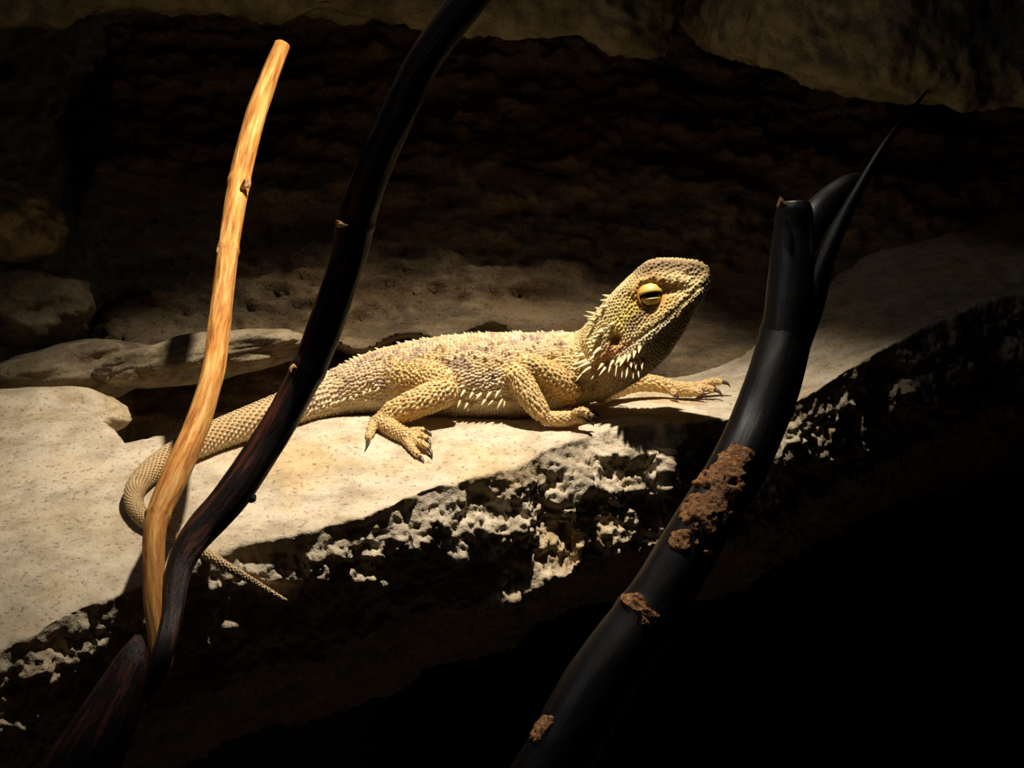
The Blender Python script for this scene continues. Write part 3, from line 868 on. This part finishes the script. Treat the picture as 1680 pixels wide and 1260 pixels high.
# claws
for (x, y, z, r), tip in claws:
    b = px(x, y, z); t = px(*tip)
    up = np.array([0, 1, 0]) * np.linalg.norm(t - b) * 0.18
    t = b + (t - b) * 1.15
    spur('claw', b, t, r * z / F * 0.72, M_claw, liz, bend=up * 0.6 + np.array([0.0006, 0, 0]))

# spikes
def spike(name, bx, by, tx, ty, out=0.0025, r=0.0011, both=True):
    p = shoot(bx, by); z = p[2]
    t = px(tx, ty, z - out)
    n_ = nrm[kdb.find(p)[1]]
    spur(name, p - n_ * 0.0006, t, r, M_spike, liz, n=6, k=7)
    if both:
        spur(name, mirror(p - n_ * 0.0006), mirror(t), r, M_spike, liz, n=6, k=7)
def c1(x, y): return 900 + x / 5.25, 400 + y / 5.25
def c2(x, y): return 740 + x / 3.5, 540 + y / 3.5
beard = [(450, 1080, 362, 1172), (500, 1050, 432, 1140), (540, 1045, 512, 1112), (600, 1045, 572, 1148), (650, 1050, 628, 1160), (690, 1050, 664, 1162), (720, 1080, 730, 1168), (775, 1060, 778, 1160), (800, 1000, 806, 1088), (745, 1010, 752, 1086), (705, 1020, 712, 1070),
         (480, 1030, 420, 1090), (560, 1000, 520, 1060), (610, 990, 570, 1050), (660, 970, 630, 1040), (700, 960, 680, 1020), (745, 930, 730, 990), (790, 890, 775, 945), (640, 1000, 612, 1062)]
for a in beard: spike('beard_spike', *c1(*a[:2]), *c1(*a[2:]), out=0.0095 if a[0] > 640 and a[1] > 990 else 0.0060, r=0.00125)
neck = [(320, 1010, 178, 1054), (345, 1030, 226, 1080), (360, 1065, 268, 1132), (310, 1110, 232, 1186), (300, 960, 222, 978), (430, 940, 330, 1020), (440, 900, 380, 960)]
for a in neck: spike('neck_spike', *c1(*a[:2]), *c1(*a[2:]), out=0.0040, r=0.0014)
nape = [(500, 490, 442, 484), (490, 540, 436, 548), (410, 665, 328, 646), (400, 700, 312, 686), (470, 755, 384, 770), (440, 800, 350, 812), (560, 690, 500, 706), (430, 620, 392, 606)]
for a in nape: spike('nape_spike', *c1(*a[:2]), *c1(*a[2:]), out=0.0018, r=0.0013)
flank = [(62, 395, 34, 456), (104, 415, 74, 462), (140, 420, 92, 472), (300, 395, 262, 464), (320, 395, 300, 452), (250, 405, 205, 445), (205, 400, 172, 440), (175, 370, 140, 405), (280, 350, 250, 400), (80, 350, 52, 392), (340, 400, 338, 440), (230, 360, 198, 404), (130, 360, 102, 402)]
for a in flank: spike('flank_spike', *c2(*a[:2]), *c2(*a[2:]), out=0.0040, r=0.0012)
for i in range(11):
    x = 512 + i * 11 + rng.normal() * 1.5; y = 672 - i * 3.6
    spike('flank_spike', x, y, x - 5, y + 5, out=0.0022, r=0.0011)
for i in range(9):
    x = 690 + i * 16 + rng.normal() * 4; y = 585 + rng.normal() * 6
    spike('back_spike', x, y, x - 6, y - 3, out=0.0022, r=0.0010)

# eyes
def eye(side):
    p = EYE if side == 0 else eye_m
    sg = -1.0 if side == 0 else 1.0
    nz = np.array([0.05, 0.10, sg * 0.99]); nz /= np.linalg.norm(nz)
    upv = np.array([-0.12, 1.0, 0.0]); upv -= nz * np.dot(upv, nz); upv /= np.linalg.norm(upv)
    sv = np.cross(upv, nz)
    Rr = 0.0060
    c = p - nz * 0.0036
    def ball(R_, e0, e1, a0, a1, ne, na):
        V = np.zeros((ne, na, 3))
        for i in range(ne):
            for j in range(na):
                az = a0 + (a1 - a0) * j / (na - 1)
                lo_, hi_ = e0(az), e1(az); e = lo_ + (hi_ - lo_) * i / (ne - 1)
                rr = R_ * (1 - 0.04 * (i == 0))
                V[i, j] = c + rr * (nz * math.cos(e) * math.cos(az) + sv * math.cos(e) * math.sin(az) + upv * math.sin(e))
        return V.reshape(-1, 3), grid_faces(ne, na)
    V, f = ball(Rr * 0.93, lambda a: -1.55, lambda a: 1.55, -3.14159, 3.14159, 20, 30)
    eb = build('eye', V, f, M_eye, liz); eb['label'] = 'half-closed yellow-lidded eye'
    V, f = ball(Rr * 1.04, lambda a: 0.02 + 0.10 * math.cos(a), lambda a: 1.5, -1.5, 1.5, 14, 24)
    u = build('eyelid', V, f, M_lid, eb)
    md = u.modifiers.new('t', 'SOLIDIFY'); md.thickness = 0.0006
    V, f = ball(Rr * 1.04, lambda a: -0.06 - 0.27 * math.cos(a), lambda a: -0.95, -1.5, 1.5, 10, 24)
    u = build('eyelid', V, f, M_lid, eb)
    md = u.modifiers.new('t', 'SOLIDIFY'); md.thickness = 0.0006
    V = np.zeros((30, 8, 3))
    for i in range(30):
        a = 2 * math.pi * i / 30
        rr = 0.00086 * (1 + 0.25 * math.cos(15 * a))
        for j in range(8):
            b = 2 * math.pi * j / 8
            V[i, j] = c + nz * (0.0013 + rr * math.sin(b)) + (sv * math.cos(a) + upv * math.sin(a)) * (0.0066 + rr * math.cos(b))
    f = grid_faces(30, 8, True).tolist() + [[29 * 8 + j, 29 * 8 + (j + 1) % 8, (j + 1) % 8, j] for j in range(8)]
    build('orbit_ring', V.reshape(-1, 3), f, M_orbit, eb)
eye(0); eye(1)
